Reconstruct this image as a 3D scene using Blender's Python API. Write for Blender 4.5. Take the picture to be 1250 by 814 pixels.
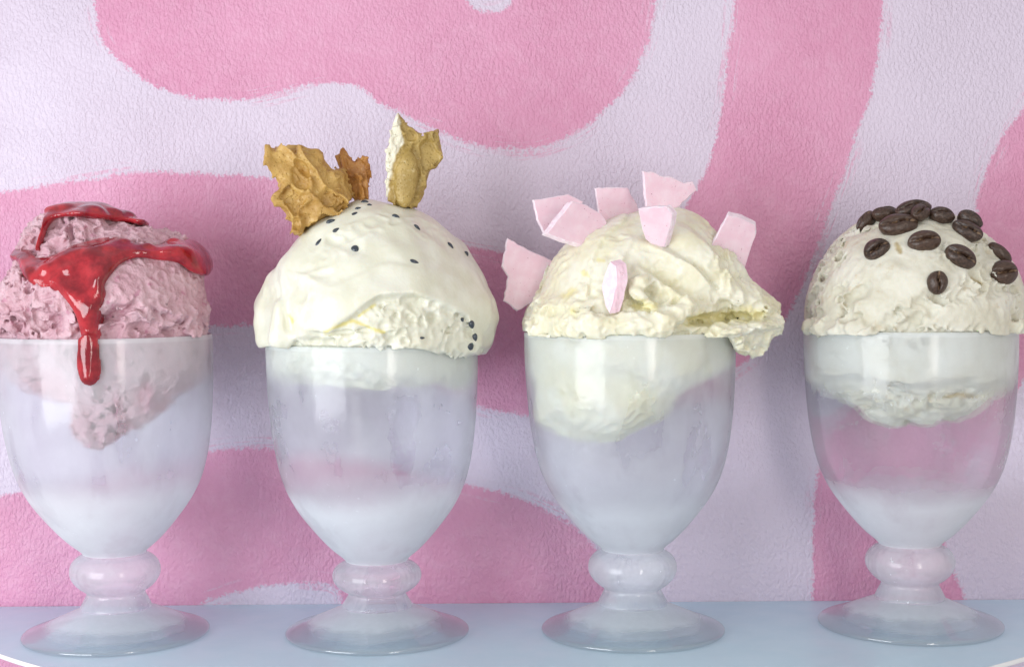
import bpy, math, random
import numpy as np
from mathutils import Vector, Matrix
from mathutils.bvhtree import BVHTree

# ------------------------------------------------------------------ set-up
for o in list(bpy.data.objects):
    bpy.data.objects.remove(o)
random.seed(4)
K = 1.0 / 3170.0            # one modelling unit in metres (a 7 cm foot is 222 units)
F32 = np.float32
SC = bpy.context.scene
COL = SC.collection

# ------------------------------------------------------------------ camera
FOC, CAM_D, CAM_H = 1750.0, 1750.0, 434.0
PITCH, ROLL = math.radians(2.2), math.radians(0.40)
fwd = Vector((0, math.cos(PITCH), -math.sin(PITCH)))
rgt0 = Vector((1, 0, 0)); up0 = rgt0.cross(fwd)
rgt = rgt0 * math.cos(ROLL) - up0 * math.sin(ROLL)
rgt = rgt.normalized()
upv = rgt.cross(fwd).normalized()
CAM = Vector((0, -CAM_D, CAM_H))
cd = bpy.data.cameras.new('camera'); cam = bpy.data.objects.new('camera', cd); COL.objects.link(cam)
cd.sensor_fit = 'HORIZONTAL'; cd.sensor_width = 36; cd.lens = FOC * 36 / 1250
cd.clip_start = 0.01; cd.clip_end = 50
m = Matrix((rgt, upv, -fwd)).transposed().to_4x4(); m.translation = CAM * K
cam.matrix_world = m
SC.camera = cam

# ------------------------------------------------------------------ world and lamps
w = bpy.data.worlds.new('World'); SC.world = w; w.use_nodes = True
bg = w.node_tree.nodes['Background']
bg.inputs[0].default_value = (0.99, 0.965, 0.96, 1); bg.inputs[1].default_value = 0.60

def area(name, loc, target, sx, sy, energy, col, spread=180):
    l = bpy.data.lights.new(name, 'AREA'); l.shape = 'RECTANGLE'; l.size = sx * K; l.size_y = sy * K
    l.energy = energy; l.color = col; l.spread = math.radians(spread)
    o = bpy.data.objects.new(name, l); COL.objects.link(o)
    o.location = Vector(loc) * K
    d = (Vector(target) - Vector(loc)).normalized()
    o.rotation_euler = d.to_track_quat('-Z', 'Y').to_euler()
    return o
area('window_light', (-1500, -1550, 380), (50, 60, 200), 1300, 1200, 3.5, (0.92, 0.96, 1.0))
area('front_window_light', (900, -2300, 620), (100, 0, 250), 350, 1300, 1.35, (1.0, 0.93, 0.86))

SC.view_settings.view_transform = 'Standard'; SC.view_settings.look = 'None'
SC.view_settings.exposure = 0.06; SC.view_settings.gamma = 1.0
SC.cycles.use_denoising = True
SC.cycles.max_bounces = 14; SC.cycles.transmission_bounces = 12; SC.cycles.transparent_max_bounces = 16
SC.cycles.caustics_refractive = True; SC.cycles.caustics_reflective = False
SC.cycles.blur_glossy = 0.5
SC.cycles.sample_clamp_indirect = 6

# ------------------------------------------------------------------ pixel helpers (photo 1250 x 814)
def ray(px, py):
    return (rgt * (px - 625) + upv * (407 - py) + fwd * FOC).normalized()
def on_y(px, py, y):
    d = ray(px, py); t = (y - CAM.y) / d.y
    return CAM + d * t
def on_z(px, py, z=0.0):
    d = ray(px, py); t = (z - CAM.z) / d.z
    return CAM + d * t

# ------------------------------------------------------------------ object helpers
def tag(o, label=None, cat=None, group=None, kind=None):
    if label: o['label'] = label
    if cat: o['category'] = cat
    if group: o['group'] = group
    if kind: o['kind'] = kind
    return o
def empty(name, loc, label=None, cat=None, group=None):
    o = bpy.data.objects.new(name, None); COL.objects.link(o)
    o.location = Vector(loc) * K; o.empty_display_size = 0.01
    return tag(o, label, cat, group)
def mesh_obj(name, verts, faces, mats, parent=None, origin=(0, 0, 0), smooth=True, fmat=None):
    """verts in modelling units, world axes; origin = the object's origin in the same units"""
    verts = np.asarray(verts, dtype=np.float64)
    org = np.array(origin, dtype=np.float64)
    me = bpy.data.meshes.new(name)
    loc = (verts - org) * K
    if isinstance(faces, np.ndarray):
        nf, k = faces.shape
        me.vertices.add(len(loc)); me.vertices.foreach_set('co', loc.astype(F32).ravel())
        me.loops.add(nf * k); me.loops.foreach_set('vertex_index', faces.astype(np.int32).ravel())
        me.polygons.add(nf)
        me.polygons.foreach_set('loop_start', np.arange(0, nf * k, k, dtype=np.int32))
        me.update(calc_edges=True)
    else:
        me.from_pydata([tuple(v) for v in loc], [], faces); me.update()
    if smooth:
        me.polygons.foreach_set('use_smooth', np.ones(len(me.polygons), dtype=bool))
    if not isinstance(mats, (list, tuple)): mats = [mats]
    for mt in mats: me.materials.append(mt)
    if fmat is not None:
        me.polygons.foreach_set('material_index', np.asarray(fmat, dtype=np.int32))
    me.validate()
    o = bpy.data.objects.new(name, me); COL.objects.link(o)
    if parent is not None:
        o.parent = parent
        o.location = Vector(org) * K - parent.location
    else:
        o.location = Vector(org) * K
    return o

# ------------------------------------------------------------------ numpy fields
def lattice_noise(xs, ys, zs, cell, seed):
    """smooth random field in about [-1, 1] on a regular grid (separable cubic weights)"""
    if not isinstance(cell, (tuple, list)): cell = (cell,) * 3
    rs = np.random.RandomState(seed)
    Ws, ns = [], []
    for a, c in zip((xs, ys, zs), cell):
        t = (a - a[0]) / c; n = int(t[-1]) + 5
        i = t.astype(int); f = t - i
        W = np.zeros((len(a), n))
        ar = np.arange(len(a))
        W[ar, i] = (1 - f) ** 3 / 6; W[ar, i + 1] = (3 * f ** 3 - 6 * f ** 2 + 4) / 6
        W[ar, i + 2] = (-3 * f ** 3 + 3 * f ** 2 + 3 * f + 1) / 6; W[ar, i + 3] = f ** 3 / 6
        Ws.append(W.astype(F32)); ns.append(n)
    R = rs.uniform(-1, 1, ns).astype(F32)
    R = np.tensordot(Ws[0], R, (1, 0))
    R = np.tensordot(R, Ws[1], (1, 1))          # x, z, y
    R = np.tensordot(R, Ws[2], (1, 1))          # x, y, z
    return R * 2.6
def surface_nets(Fg, xs, ys, zs):
    h = xs[1] - xs[0]
    ins = Fg < 0
    c = np.zeros(tuple(s - 1 for s in Fg.shape), dtype=np.uint8)
    for dx in (0, 1):
        for dy in (0, 1):
            for dz in (0, 1):
                c += ins[dx:dx + c.shape[0], dy:dy + c.shape[1], dz:dz + c.shape[2]]
    act = (c > 0) & (c < 8)
    idx = np.full(c.shape, -1, dtype=np.int64)
    I, J, L = np.nonzero(act); idx[I, J, L] = np.arange(len(I))
    P = np.zeros((len(I), 3)); N = np.zeros(len(I))
    for ax in range(3):
        o1 = [0, 0, 0]; o1[ax] = 1
        others = [a for a in range(3) if a != ax]
        for u in (0, 1):
            for v in (0, 1):
                b = [0, 0, 0]; b[others[0]] = u; b[others[1]] = v
                f0 = Fg[I + b[0], J + b[1], L + b[2]]; f1 = Fg[I + b[0] + o1[0], J + b[1] + o1[1], L + b[2] + o1[2]]
                cr = (f0 < 0) != (f1 < 0)
                t = np.where(cr, f0 / np.where(cr, f0 - f1, 1), 0)
                for a in range(3):
                    P[:, a] += np.where(cr, b[a] + (t if a == ax else 0), 0)
                N += cr
    P /= N[:, None]
    V = np.stack([xs[0] + (I + P[:, 0]) * h, ys[0] + (J + P[:, 1]) * h, zs[0] + (L + P[:, 2]) * h], 1)
    faces = []
    for ax in range(3):
        a, b = [(1, 2), (2, 0), (0, 1)][ax]
        sl0 = [slice(None)] * 3; sl1 = [slice(None)] * 3
        sl0[ax] = slice(0, -1); sl1[ax] = slice(1, None)
        f0 = ins[tuple(sl0)]; f1 = ins[tuple(sl1)]
        cr = f0 != f1
        q = np.array(np.nonzero(cr)).T
        ok = (q[:, a] > 0) & (q[:, b] > 0) & (q[:, a] < Fg.shape[a] - 1) & (q[:, b] < Fg.shape[b] - 1)
        q = q[ok]
        s = f0[q[:, 0], q[:, 1], q[:, 2]]
        def cell(da, db):
            r = q.copy(); r[:, a] -= da; r[:, b] -= db
            return idx[r[:, 0], r[:, 1], r[:, 2]]
        quad = np.stack([cell(1, 1), cell(0, 1), cell(0, 0), cell(1, 0)], 1)
        quad[~s] = quad[~s][:, ::-1]
        faces.append(quad)
    return V, np.concatenate(faces)
def grid(x0, x1, y0, y1, z0, z1, h):
    xs = np.arange(x0, x1 + h, h).astype(F32); ys = np.arange(y0, y1 + h, h).astype(F32); zs = np.arange(z0, z1 + h, h).astype(F32)
    return xs, ys, zs, xs[:, None, None], ys[None, :, None], zs[None, None, :]
def ell(X, Y, Z, c, r):
    rx, ry, rz = r
    q = np.sqrt(((X - c[0]) / rx) ** 2 + ((Y - c[1]) / ry) ** 2 + ((Z - c[2]) / rz) ** 2)
    return ((q - 1) * min(r) * (0.6 + 0.4 * q)).astype(F32) if False else ((q - 1) * (rx * ry * rz) ** (1 / 3)).astype(F32)
def rell(X, Y, Z, c, r, ang):
    """ellipsoid rotated by ang (degrees, counter-clockwise as the camera sees it)"""
    a = math.radians(ang); ca, sa = math.cos(a), math.sin(a)
    U = (X - c[0]) * ca + (Z - c[2]) * sa; W = -(X - c[0]) * sa + (Z - c[2]) * ca
    q = np.sqrt((U / r[0]) ** 2 + ((Y - c[1]) / r[1]) ** 2 + (W / r[2]) ** 2)
    return ((q - 1) * (r[0] * r[1] * r[2]) ** (1 / 3)).astype(F32)
def caps(X, Y, Z, a, b, ra, rb=None):
    rb = ra if rb is None else rb
    ax, ay, az = a; dx, dy, dz = b[0] - ax, b[1] - ay, b[2] - az
    t = np.clip(((X - ax) * dx + (Y - ay) * dy + (Z - az) * dz) / (dx * dx + dy * dy + dz * dz + 1e-6), 0, 1)
    d = np.sqrt((X - ax - t * dx) ** 2 + (Y - ay - t * dy) ** 2 + (Z - az - t * dz) ** 2)
    return (d - (ra + (rb - ra) * t)).astype(F32)
def smin(a, b, k):
    h = np.clip(0.5 + 0.5 * (b - a) / k, 0, 1)
    return b * (1 - h) + a * h - k * h * (1 - h)
def smax(a, b, k): return -smin(-a, -b, k)
def sstep(a, b, x):
    t = np.clip((x - a) / (b - a), 0, 1); return t * t * (3 - 2 * t)
def poly_sdf(X, Z, P):
    """signed distance to a 2-D polygon, negative inside"""
    P = np.asarray(P, dtype=F32); n = len(P)
    d = np.full(np.broadcast(X, Z).shape, 1e12, dtype=F32); inside = np.zeros(d.shape, dtype=bool)
    for i in range(n):
        a = P[i]; b = P[(i + 1) % n]; e = b - a
        wx = X - a[0]; wz = Z - a[1]
        t = np.clip((wx * e[0] + wz * e[1]) / (e[0] ** 2 + e[1] ** 2 + 1e-9), 0, 1)
        d = np.minimum(d, (wx - e[0] * t) ** 2 + (wz - e[1] * t) ** 2)
        c = ((a[1] <= Z) & (b[1] > Z)) | ((b[1] <= Z) & (a[1] > Z))
        if abs(e[1]) > 1e-9:
            xi = a[0] + (Z - a[1]) / e[1] * e[0]
            inside ^= c & (X < xi)
    return np.where(inside, -np.sqrt(d), np.sqrt(d))
def catmull(P, n=6):
    P = [np.array(p, dtype=float) for p in P]; out = []; N = len(P)
    for i in range(N):
        p0, p1, p2, p3 = P[i - 1], P[i], P[(i + 1) % N], P[(i + 2) % N]
        for j in range(n):
            t = j / n
            out.append(0.5 * (2 * p1 + (p2 - p0) * t + (2 * p0 - 5 * p1 + 4 * p2 - p3) * t * t + (3 * p1 - p0 - 3 * p2 + p3) * t ** 3))
    return np.array(out)

# ------------------------------------------------------------------ material helpers
class MT:
    def __init__(s, name):
        s.m = bpy.data.materials.new(name); s.m.use_nodes = True; s.t = s.m.node_tree; s.n = s.t.nodes; s.l = s.t.links
        s.bsdf = s.n['Principled BSDF']; s.out = s.n['Material Output']
        s.tc = s.n.new('ShaderNodeTexCoord')
    def new(s, k): return s.n.new(k)
    def link(s, a, b): s.l.new(a, b)
    def noise(s, px, detail=4, rough=0.55, vec=None, stretch=None, dist=0.0):
        nd = s.new('ShaderNodeTexNoise'); nd.inputs['Scale'].default_value = 1.0 / (px * K)
        nd.inputs['Detail'].default_value = detail; nd.inputs['Roughness'].default_value = rough
        nd.inputs['Distortion'].default_value = dist
        v = vec or s.tc.outputs['Object']
        if stretch:
            mp = s.new('ShaderNodeMapping'); mp.inputs['Scale'].default_value = stretch; s.link(v, mp.inputs[0]); v = mp.outputs[0]
        s.link(v, nd.inputs['Vector']); return nd.outputs['Fac']
    def math(s, op, a, b=0.0, c=None, clamp=False):
        nd = s.new('ShaderNodeMath'); nd.operation = op; nd.use_clamp = clamp
        for i, v in enumerate((a, b) if c is None else (a, b, c)):
            if isinstance(v, (int, float)): nd.inputs[i].default_value = v
            else: s.link(v, nd.inputs[i])
        return nd.outputs[0]
    def mapr(s, v, a, b, c=0.0, d=1.0, smooth=True):
        nd = s.new('ShaderNodeMapRange'); nd.interpolation_type = 'SMOOTHSTEP' if smooth else 'LINEAR'
        for i, x in enumerate((v, a, b, c, d)):
            if isinstance(x, (int, float)): nd.inputs[i].default_value = x
            else: s.link(x, nd.inputs[i])
        return nd.outputs[0]
    def mix(s, f, a, b):
        nd = s.new('ShaderNodeMix'); nd.data_type = 'RGBA'
        for i, v in ((0, f), (6, a), (7, b)):
            if isinstance(v, (int, float)): nd.inputs[i].default_value = v
            elif isinstance(v, tuple): nd.inputs[i].default_value = (*v, 1)
            else: s.link(v, nd.inputs[i])
        return nd.outputs[2]
    def bump(s, h, px, strength=1.0, nrm=None):
        b = s.new('ShaderNodeBump'); b.inputs['Strength'].default_value = strength; b.inputs['Distance'].default_value = px * K
        s.link(h, b.inputs['Height'])
        if nrm: s.link(nrm, b.inputs['Normal'])
        return b.outputs[0]
    def set(s, **kw):
        for k, v in kw.items():
            i = s.bsdf.inputs[k.replace('_', ' ')]
            if isinstance(v, (int, float)): i.default_value = v
            elif isinstance(v, tuple): i.default_value = (*v, 1) if i.type == 'RGBA' else v
            else: s.link(v, i)
        return s

# ================================================================== SETTING: wall with its mural
WALL_Y = 156.0
pink_shapes = [
  # big blob at the top
  [(60,-260),(96,-80),(112,-10),(120,35),(136,66),(170,94),(214,114),(262,121),(306,121),(350,111),(398,102),(436,107),(466,128),(508,148),(556,168),(606,181),(650,181),(692,168),(732,142),(765,104),(786,62),(796,20),(800,-40),(770,-180),(640,-90),(630,-10),(604,14),(572,4),(560,-40),(500,-160),(300,-330)],
  # long ribbon: from the left, behind goblets two and three, then up to the right
  [(-420,330),(-200,260),(0,236),(60,226),(120,216),(170,210),(240,211),(310,216),(380,232),(460,262),(530,292),(575,303),(620,311),(680,322),(740,318),(800,290),(845,240),(866,190),(879,140),(886,90),(893,40),(897,0),(905,-120),(930,-300),(1120,-300),(1090,-120),(1078,-10),(1074,50),(1064,112),(1046,160),(1030,210),(1012,262),(990,320),(962,385),(925,428),(880,462),(820,490),(750,510),(690,512),(640,506),(580,492),(520,470),(430,430),(340,400),(250,398),(120,412),(-40,430),(-220,500),(-420,560)],
  # band low on the left
  [(-420,760),(-180,660),(-60,620),(0,606),(40,597),(140,570),(220,557),(270,548),(330,545),(420,552),(500,570),(565,590),(620,604),(664,622),(708,648),(738,690),(752,738),(758,800),(740,900),(430,900),(425,800),(418,740),(408,716),(360,711),(310,716),(268,728),(240,742),(200,800),(60,900),(-420,900)],
  # curl on the right
  [(1500,-60),(1380,20),(1290,90),(1250,132),(1216,180),(1196,236),(1186,300),(1160,370),(1110,430),(1050,490),(1008,545),(996,600),(992,660),(990,740),(985,900),(1200,900),(1178,740),(1164,700),(1152,655),(1158,600),(1190,540),(1232,490),(1262,450),(1310,400),(1420,330),(1560,300)],
]
light_island = [(600,-8),(640,-8),(632,12),(598,14),(572,0),(560,-30)]
wx = np.arange(-1500, 1501, 5.0).astype(F32); wz = np.arange(-420, 1250, 5.0).astype(F32)
GX, GZ = np.meshgrid(wx, wz, indexing='ij')
sd = np.full(GX.shape, 1e6, dtype=F32)
for P in pink_shapes:
    Q = catmull(P, 5)
    Q = [on_y(a, b, WALL_Y) for a, b in Q]
    sd = np.minimum(sd, poly_sdf(GX, GZ, [(q.x, q.z) for q in Q]))
nx, nz = GX.shape
V = np.stack([GX.ravel(), np.full(GX.size, WALL_Y), GZ.ravel()], 1)
ii = (np.arange(nx - 1)[:, None] * nz + np.arange(nz - 1)[None, :]).ravel()
FQ = np.stack([ii, ii + nz, ii + nz + 1, ii + 1], 1)

M = MT('mural_paint')
at = M.new('ShaderNodeAttribute'); at.attribute_name = 'paint'
n1 = M.noise(7, 4, 0.65); n2 = M.noise(60, 3, 0.5); n3 = M.noise(9, 3, 0.6, stretch=(1, 1, 0.3))
e = M.math('ADD', at.outputs['Fac'], M.math('MULTIPLY', M.math('SUBTRACT', n1, 0.5), 14.0))
e = M.math('ADD', e, M.math('MULTIPLY', M.math('SUBTRACT', n2, 0.5), 12.0))
dry = M.noise(4, 3, 0.7)
pm = M.mapr(M.math('ADD', e, M.math('MULTIPLY', M.math('SUBTRACT', dry, 0.5), 20.0)), -3.0, 3.0, 1, 0)
# dry-brush rim just outside and inside the painted edge
rim_o = M.math('MULTIPLY', M.mapr(M.math('ABSOLUTE', M.math('SUBTRACT', at.outputs['Fac'], 8.0)), 2.0, 6.0, 1, 0), M.mapr(n3, 0.52, 0.62))
sv = M.new('ShaderNodeSeparateXYZ'); M.link(M.tc.outputs['Object'], sv.inputs[0])
cv = M.new('ShaderNodeCombineXYZ'); M.link(M.math('MULTIPLY', at.outputs['Fac'], 0.30), cv.inputs[0])
M.link(M.math('MULTIPLY', sv.outputs['X'], 1 / (110 * K)), cv.inputs[1]); M.link(M.math('MULTIPLY', sv.outputs['Z'], 1 / (110 * K)), cv.inputs[2])
bn = M.new('ShaderNodeTexNoise'); bn.inputs['Scale'].default_value = 1.0; bn.inputs['Detail'].default_value = 3; M.link(cv.outputs[0], bn.inputs['Vector'])
where = M.mapr(M.noise(130, 2, 0.5), 0.46, 0.60)
band = M.mapr(M.math('ABSOLUTE', M.math('SUBTRACT', at.outputs['Fac'], 6.0)), 5.0, 11.0, 1, 0)
brk = M.mapr(M.noise(6, 3, 0.7), 0.38, 0.55)
strk = M.math('MULTIPLY', M.math('MULTIPLY', M.mapr(bn.outputs['Fac'], 0.50, 0.56), M.math('MULTIPLY', band, where)), brk)
pm = M.math('MAXIMUM', pm, M.math('MULTIPLY', strk, 0.6))
wsh = M.math('MULTIPLY', M.math('MULTIPLY', M.mapr(bn.outputs['Fac'], 0.40, 0.34), M.mapr(M.math('ABSOLUTE', M.math('ADD', at.outputs['Fac'], 9.0)), 4.0, 10.0, 1, 0)), M.math('MULTIPLY', brk, where))
pm = M.math('MULTIPLY', pm, M.math('SUBTRACT', 1.0, M.math('MULTIPLY', wsh, 0.55)))
tone = M.noise(260, 2, 0.5)
pink = M.mix(M.mapr(tone, 0.35, 0.65), (0.63, 0.27, 0.425), (0.67, 0.315, 0.475))
pink = M.mix(M.math('MULTIPLY', M.mapr(M.noise(22, 4, 0.6), 0.4, 0.75), 0.22), pink, (0.74, 0.46, 0.60))
lil = M.mix(M.mapr(M.noise(300, 2, 0.5), 0.35, 0.65), (0.62, 0.535, 0.655), (0.65, 0.575, 0.70))
colr = M.mix(pm, lil, pink)
# roller stipple
b1 = M.noise(5.4, 3, 0.55, stretch=(1.25, 1, 0.8)); b2 = M.noise(18, 2, 0.5); b3 = M.noise(2.8, 2, 0.6)
hh = M.math('ADD', M.math('MULTIPLY', M.mapr(b1, 0.30, 0.70), 1.0), M.math('MULTIPLY', b2, 0.9))
hh = M.math('ADD', hh, M.math('MULTIPLY', b3, 0.35))
hh = M.math('MULTIPLY', hh, M.mapr(M.noise(170, 3, 0.6), 0.35, 0.65, 0.65, 1.15))
hh = M.math('ADD', hh, M.math('MULTIPLY', M.mapr(M.math('ABSOLUTE', M.math('ADD', e, 1.0)), 0.0, 5.0, 1, 0), 0.25))
M.set(Base_Color=colr, Roughness=0.42, Normal=M.bump(hh, 1.6, 0.7)); M.bsdf.inputs['Specular IOR Level'].default_value = 0.5
wall = mesh_obj('wall', V, FQ, M.m)
wall.data.attributes.new('paint', 'FLOAT', 'POINT').data.foreach_set('value', sd.ravel().astype(F32))
tag(wall, kind='structure')
wall['label'] = 'lilac roller-stippled wall painted with broad wavy pink bands'

# ================================================================== TABLE
M = MT('pale_blue_laminate')
tcol = M.mix(M.mapr(M.noise(120, 4, 0.6), 0.35, 0.65), (0.55, 0.74, 0.86), (0.58, 0.77, 0.89))
M.set(Base_Color=tcol, Roughness=M.mapr(M.noise(40, 4, 0.6), 0.3, 0.7, 0.28, 0.42), Normal=M.bump(M.noise(5, 3), 0.25, 0.5))
LAM = M.m
M = MT('white_edge_trim'); M.set(Base_Color=(0.80, 0.82, 0.84), Roughness=0.3, Normal=M.bump(M.noise(12, 3), 0.4, 0.4)); TRIM = M.m
TC, TR, TT = (15.0, 565.0), 900.0, 5.0
a0 = math.asin((TC[1] - (WALL_Y - 1)) / TR)
arc = [(TC[0] + r_ * math.cos(a), TC[1] - r_ * math.sin(a)) for r_ in (TR,) for a in np.linspace(a0, math.pi - a0, 160)]
def arc_r(R_, n=160):
    s_ = (TC[1] - (WALL_Y - 1)) / R_
    aa = math.asin(s_)
    return [(TC[0] + R_ * math.cos(a), TC[1] - R_ * math.sin(a)) for a in np.linspace(aa, math.pi - aa, n)]
tbl = empty('table', (5, WALL_Y, 0), 'pale blue round-fronted table with a thin white edge, set against the painted wall', 'table')
A1 = arc_r(TR - 1.4)
n = len(A1)
vs = [(x, y, 0.0) for x, y in A1] + [(x, y, -TT) for x, y in A1]
fs = [list(range(n))[::-1], list(range(n, 2 * n))] + [[i, i + 1, n + i + 1, n + i] for i in range(n - 1)] + [[n - 1, 0, n, 2 * n - 1]]
mesh_obj('tabletop', vs, fs, LAM, tbl, (5, WALL_Y, 0), smooth=False)
prof = [(-1.35, -0.4), (-1.1, 0.3), (-0.4, 0.2), (0.2, -0.6), (0.2, -TT + 1), (-0.6, -TT - 0.3), (-1.9, -TT - 0.3)]
rings = [arc_r(TR + p[0]) for p in prof]
vs = [(x, y, prof[j][1]) for j, rg in enumerate(rings) for x, y in rg]
np_ = len(prof)
fs = [[j * n + i, j * n + i + 1, ((j + 1) % np_) * n + i + 1, ((j + 1) % np_) * n + i] for j in range(np_) for i in range(n - 1)]
mesh_obj('edge_trim', vs, fs, TRIM, tbl, (5, WALL_Y, 0))

# ================================================================== GOBLETS
def fresnel(M, power=5.0, f0=0.04):
    g_ = M.new('ShaderNodeNewGeometry'); d_ = M.new('ShaderNodeVectorMath'); d_.operation = 'DOT_PRODUCT'
    M.link(g_.outputs['Incoming'], d_.inputs[0]); M.link(g_.outputs['Normal'], d_.inputs[1])
    a_ = M.math('SUBTRACT', 1.0, M.math('ABSOLUTE', d_.outputs['Value']))
    fr_ = M.math('ADD', f0, M.math('MULTIPLY', M.math('POWER', a_, power), 1 - f0), clamp=True)
    return M.math('MULTIPLY', fr_, M.math('SUBTRACT', 1.0, M.math('MULTIPLY', g_.outputs['Backfacing'], 0.85)))
def glass_mat(name, mid, low, up_, low_z=172, foot=False, seed=0.0, thin=False, rimz=366.0, tint=(0.90, 0.95, 0.985), edge_w=16):
    M = MT(name)
    sep = M.new('ShaderNodeSeparateXYZ'); M.link(M.tc.outputs['Object'], sep.inputs[0])
    mp = M.new('ShaderNodeMapping'); mp.inputs['Location'].default_value = (seed, seed * 2.3, seed * 0.7); M.link(M.tc.outputs['Object'], mp.inputs[0])
    v = mp.outputs[0]
    z = M.math('MULTIPLY', sep.outputs['Z'], 1.0 / K)
    cloud = M.noise(70, 4, 0.55, vec=v); fine = M.noise(9, 4, 0.65, vec=v); grain = M.noise(2.2, 2, 0.6, vec=v)
    zz = M.math('ADD', z, M.math('MULTIPLY', M.math('SUBTRACT', cloud, 0.5), 50.0))
    if not foot:
        f = M.mapr(zz, low_z + edge_w, low_z - edge_w, mid, low)
        f = M.math('ADD', f, M.mapr(zz, 285, 345, 0.0, up_ - mid))
        f = M.math('ADD', f, M.math('MULTIPLY', M.math('SUBTRACT', cloud, 0.5), 0.50))
        f = M.math('ADD', f, M.math('MULTIPLY', M.mapr(z, rimz - 4.5, rimz - 2.5), 0.16))  # bright highlight line along the rim, painted in as extra frost white
    else:
        x2 = M.math('POWER', M.math('MULTIPLY', sep.outputs['X'], 1 / K), 2.0); y2 = M.math('POWER', M.math('MULTIPLY', sep.outputs['Y'], 1 / K), 2.0)
        rr = M.math('SQRT', M.math('ADD', x2, y2))
        rr = M.math('ADD', rr, M.math('MULTIPLY', M.math('SUBTRACT', cloud, 0.5), 34.0))
        f = M.mapr(rr, 70, 88, low, mid)
    f = M.math('ADD', f, M.math('MULTIPLY', M.math('SUBTRACT', fine, 0.5), 0.10))
    if not foot:
        wipe = M.noise(46, 3, 0.6, vec=v, stretch=(1, 1, 0.35))          # vertical wipes and fingermarks in the frost
        f = M.math('ADD', f, M.math('MULTIPLY', M.mapr(wipe, 0.52, 0.66), -0.13))
        drops = M.noise(5.0, 2, 0.5, vec=v)
        f = M.math('ADD', f, M.math('MULTIPLY', M.mapr(drops, 0.70, 0.74), M.mapr(cloud, 0.5, 0.6, 0.0, 0.35)))
    f = M.math('MAXIMUM', f, 0.06 if not foot else 0.02)
    f = M.math('MINIMUM', f, 0.95)
    rgh = M.math('ADD', M.math('MULTIPLY', f, 0.35), 0.22 if thin else 0.04, clamp=True)
    nb = M.bump(M.math('ADD', M.math('MULTIPLY', fine, 1.0), M.math('MULTIPLY', grain, 0.25)), 0.5, 0.35)
    if thin:
        rf = M.new('ShaderNodeBsdfRefraction'); rf.inputs['IOR'].default_value = 1.13; rf.inputs['Color'].default_value = (0.98, 0.99, 1, 1)
    else:
        rf = M.new('ShaderNodeBsdfRefraction'); rf.inputs['IOR'].default_value = 1.40; rf.inputs['Color'].default_value = (0.98, 0.99, 1, 1)
    M.link(rgh, rf.inputs['Roughness']); M.link(nb, rf.inputs['Normal'])
    gl = M.new('ShaderNodeBsdfGlossy'); gl.inputs['Roughness'].default_value = 0.09 if thin else 0.05; M.link(nb, gl.inputs['Normal'])
    tpz = M.new('ShaderNodeBsdfTransparent'); tpz.inputs[0].default_value = (0.985, 0.992, 1, 1)
    tm = M.new('ShaderNodeMixShader'); tm.inputs[0].default_value = 0.62 if thin else (0.08 if foot else 0.32); M.link(tpz.outputs[0], tm.inputs[1]); M.link(rf.outputs[0], tm.inputs[2])
    fz = fresnel(M, 3.8 if foot else 5.0, 0.14 if foot else 0.05)
    cl = M.new('ShaderNodeMixShader'); M.link(fz, cl.inputs[0]); M.link(tm.outputs[0], cl.inputs[1]); M.link(gl.outputs[0], cl.inputs[2])
    df = M.new('ShaderNodeBsdfDiffuse'); df.inputs[0].default_value = (*tint, 1); M.link(nb, df.inputs['Normal'])
    tl = M.new('ShaderNodeBsdfTranslucent'); tl.inputs[0].default_value = (*tint, 1)
    fr = M.new('ShaderNodeMixShader'); fr.inputs[0].default_value = 0.34; M.link(df.outputs[0], fr.inputs[1]); M.link(tl.outputs[0], fr.inputs[2])
    ms = M.new('ShaderNodeMixShader'); M.link(f, ms.inputs[0]); M.link(cl.outputs[0], ms.inputs[1]); M.link(fr.outputs[0], ms.inputs[2])
    M.link(ms.outputs[0], M.out.inputs['Surface'])
    return M.m
M = MT('clear_glass')
_a = M.new('ShaderNodeBsdfTransparent'); _a.inputs[0].default_value = (0.985, 0.992, 1, 1); _b = M.new('ShaderNodeBsdfGlossy'); _b.inputs['Roughness'].default_value = 0.06
_c = fresnel(M, 5.0, 0.02); _d = M.new('ShaderNodeMixShader')
M.link(M.math('MULTIPLY', _c, 0.6), _d.inputs[0]); M.link(_a.outputs[0], _d.inputs[1]); M.link(_b.outputs[0], _d.inputs[2]); M.link(_d.outputs[0], M.out.inputs['Surface']); CLEAR = M.m

OUT_BOWL = [(128.3,366),(128.4,350),(128,330),(127,306),(125.5,284),(123.5,262),(120.5,240),(116.8,220),(112,202),(105,184),(94.5,165),(80.5,146),(65.5,128),(53,115.3),(43,107),(38.6,102.8),(37.6,101)]
STEM = [(37.6,101),(39.5,99.5),(45,96.5),(50,92),(53.4,86),(54.5,79),(53.2,72),(49,65),(43,59),(37.5,55.2),(35.2,52.5),(35.5,50),(37.2,46.5),(40,41),(42,37),(42.6,35),(42.2,33.6)]
FOOT = [(42.2,33.6),(45,32.4),(54,28.8),(66,23.6),(80,17.6),(93,12.4),(103,8.8),(109,6.6),(111.8,4.6),(112.3,2.9),(111.6,1.2),(109.5,0.25),(106,0.15),(100,1.2),(84,5.0),(60,9.0),(30,11.5),(0.01,12)]
IN_BOWL = [(125.9,368.2),(123.8,366.6),(123.4,350),(123,330),(122,306),(120.5,284),(118.3,262),(115.2,240),(111.5,220),(106.5,202),(99,184),(88,166),(73,149),(55,135),(34,125),(17,120.5),(0.01,119)]
RIM = [(128.3,366),(127.6,368.1),(125.9,368.9)]
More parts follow.
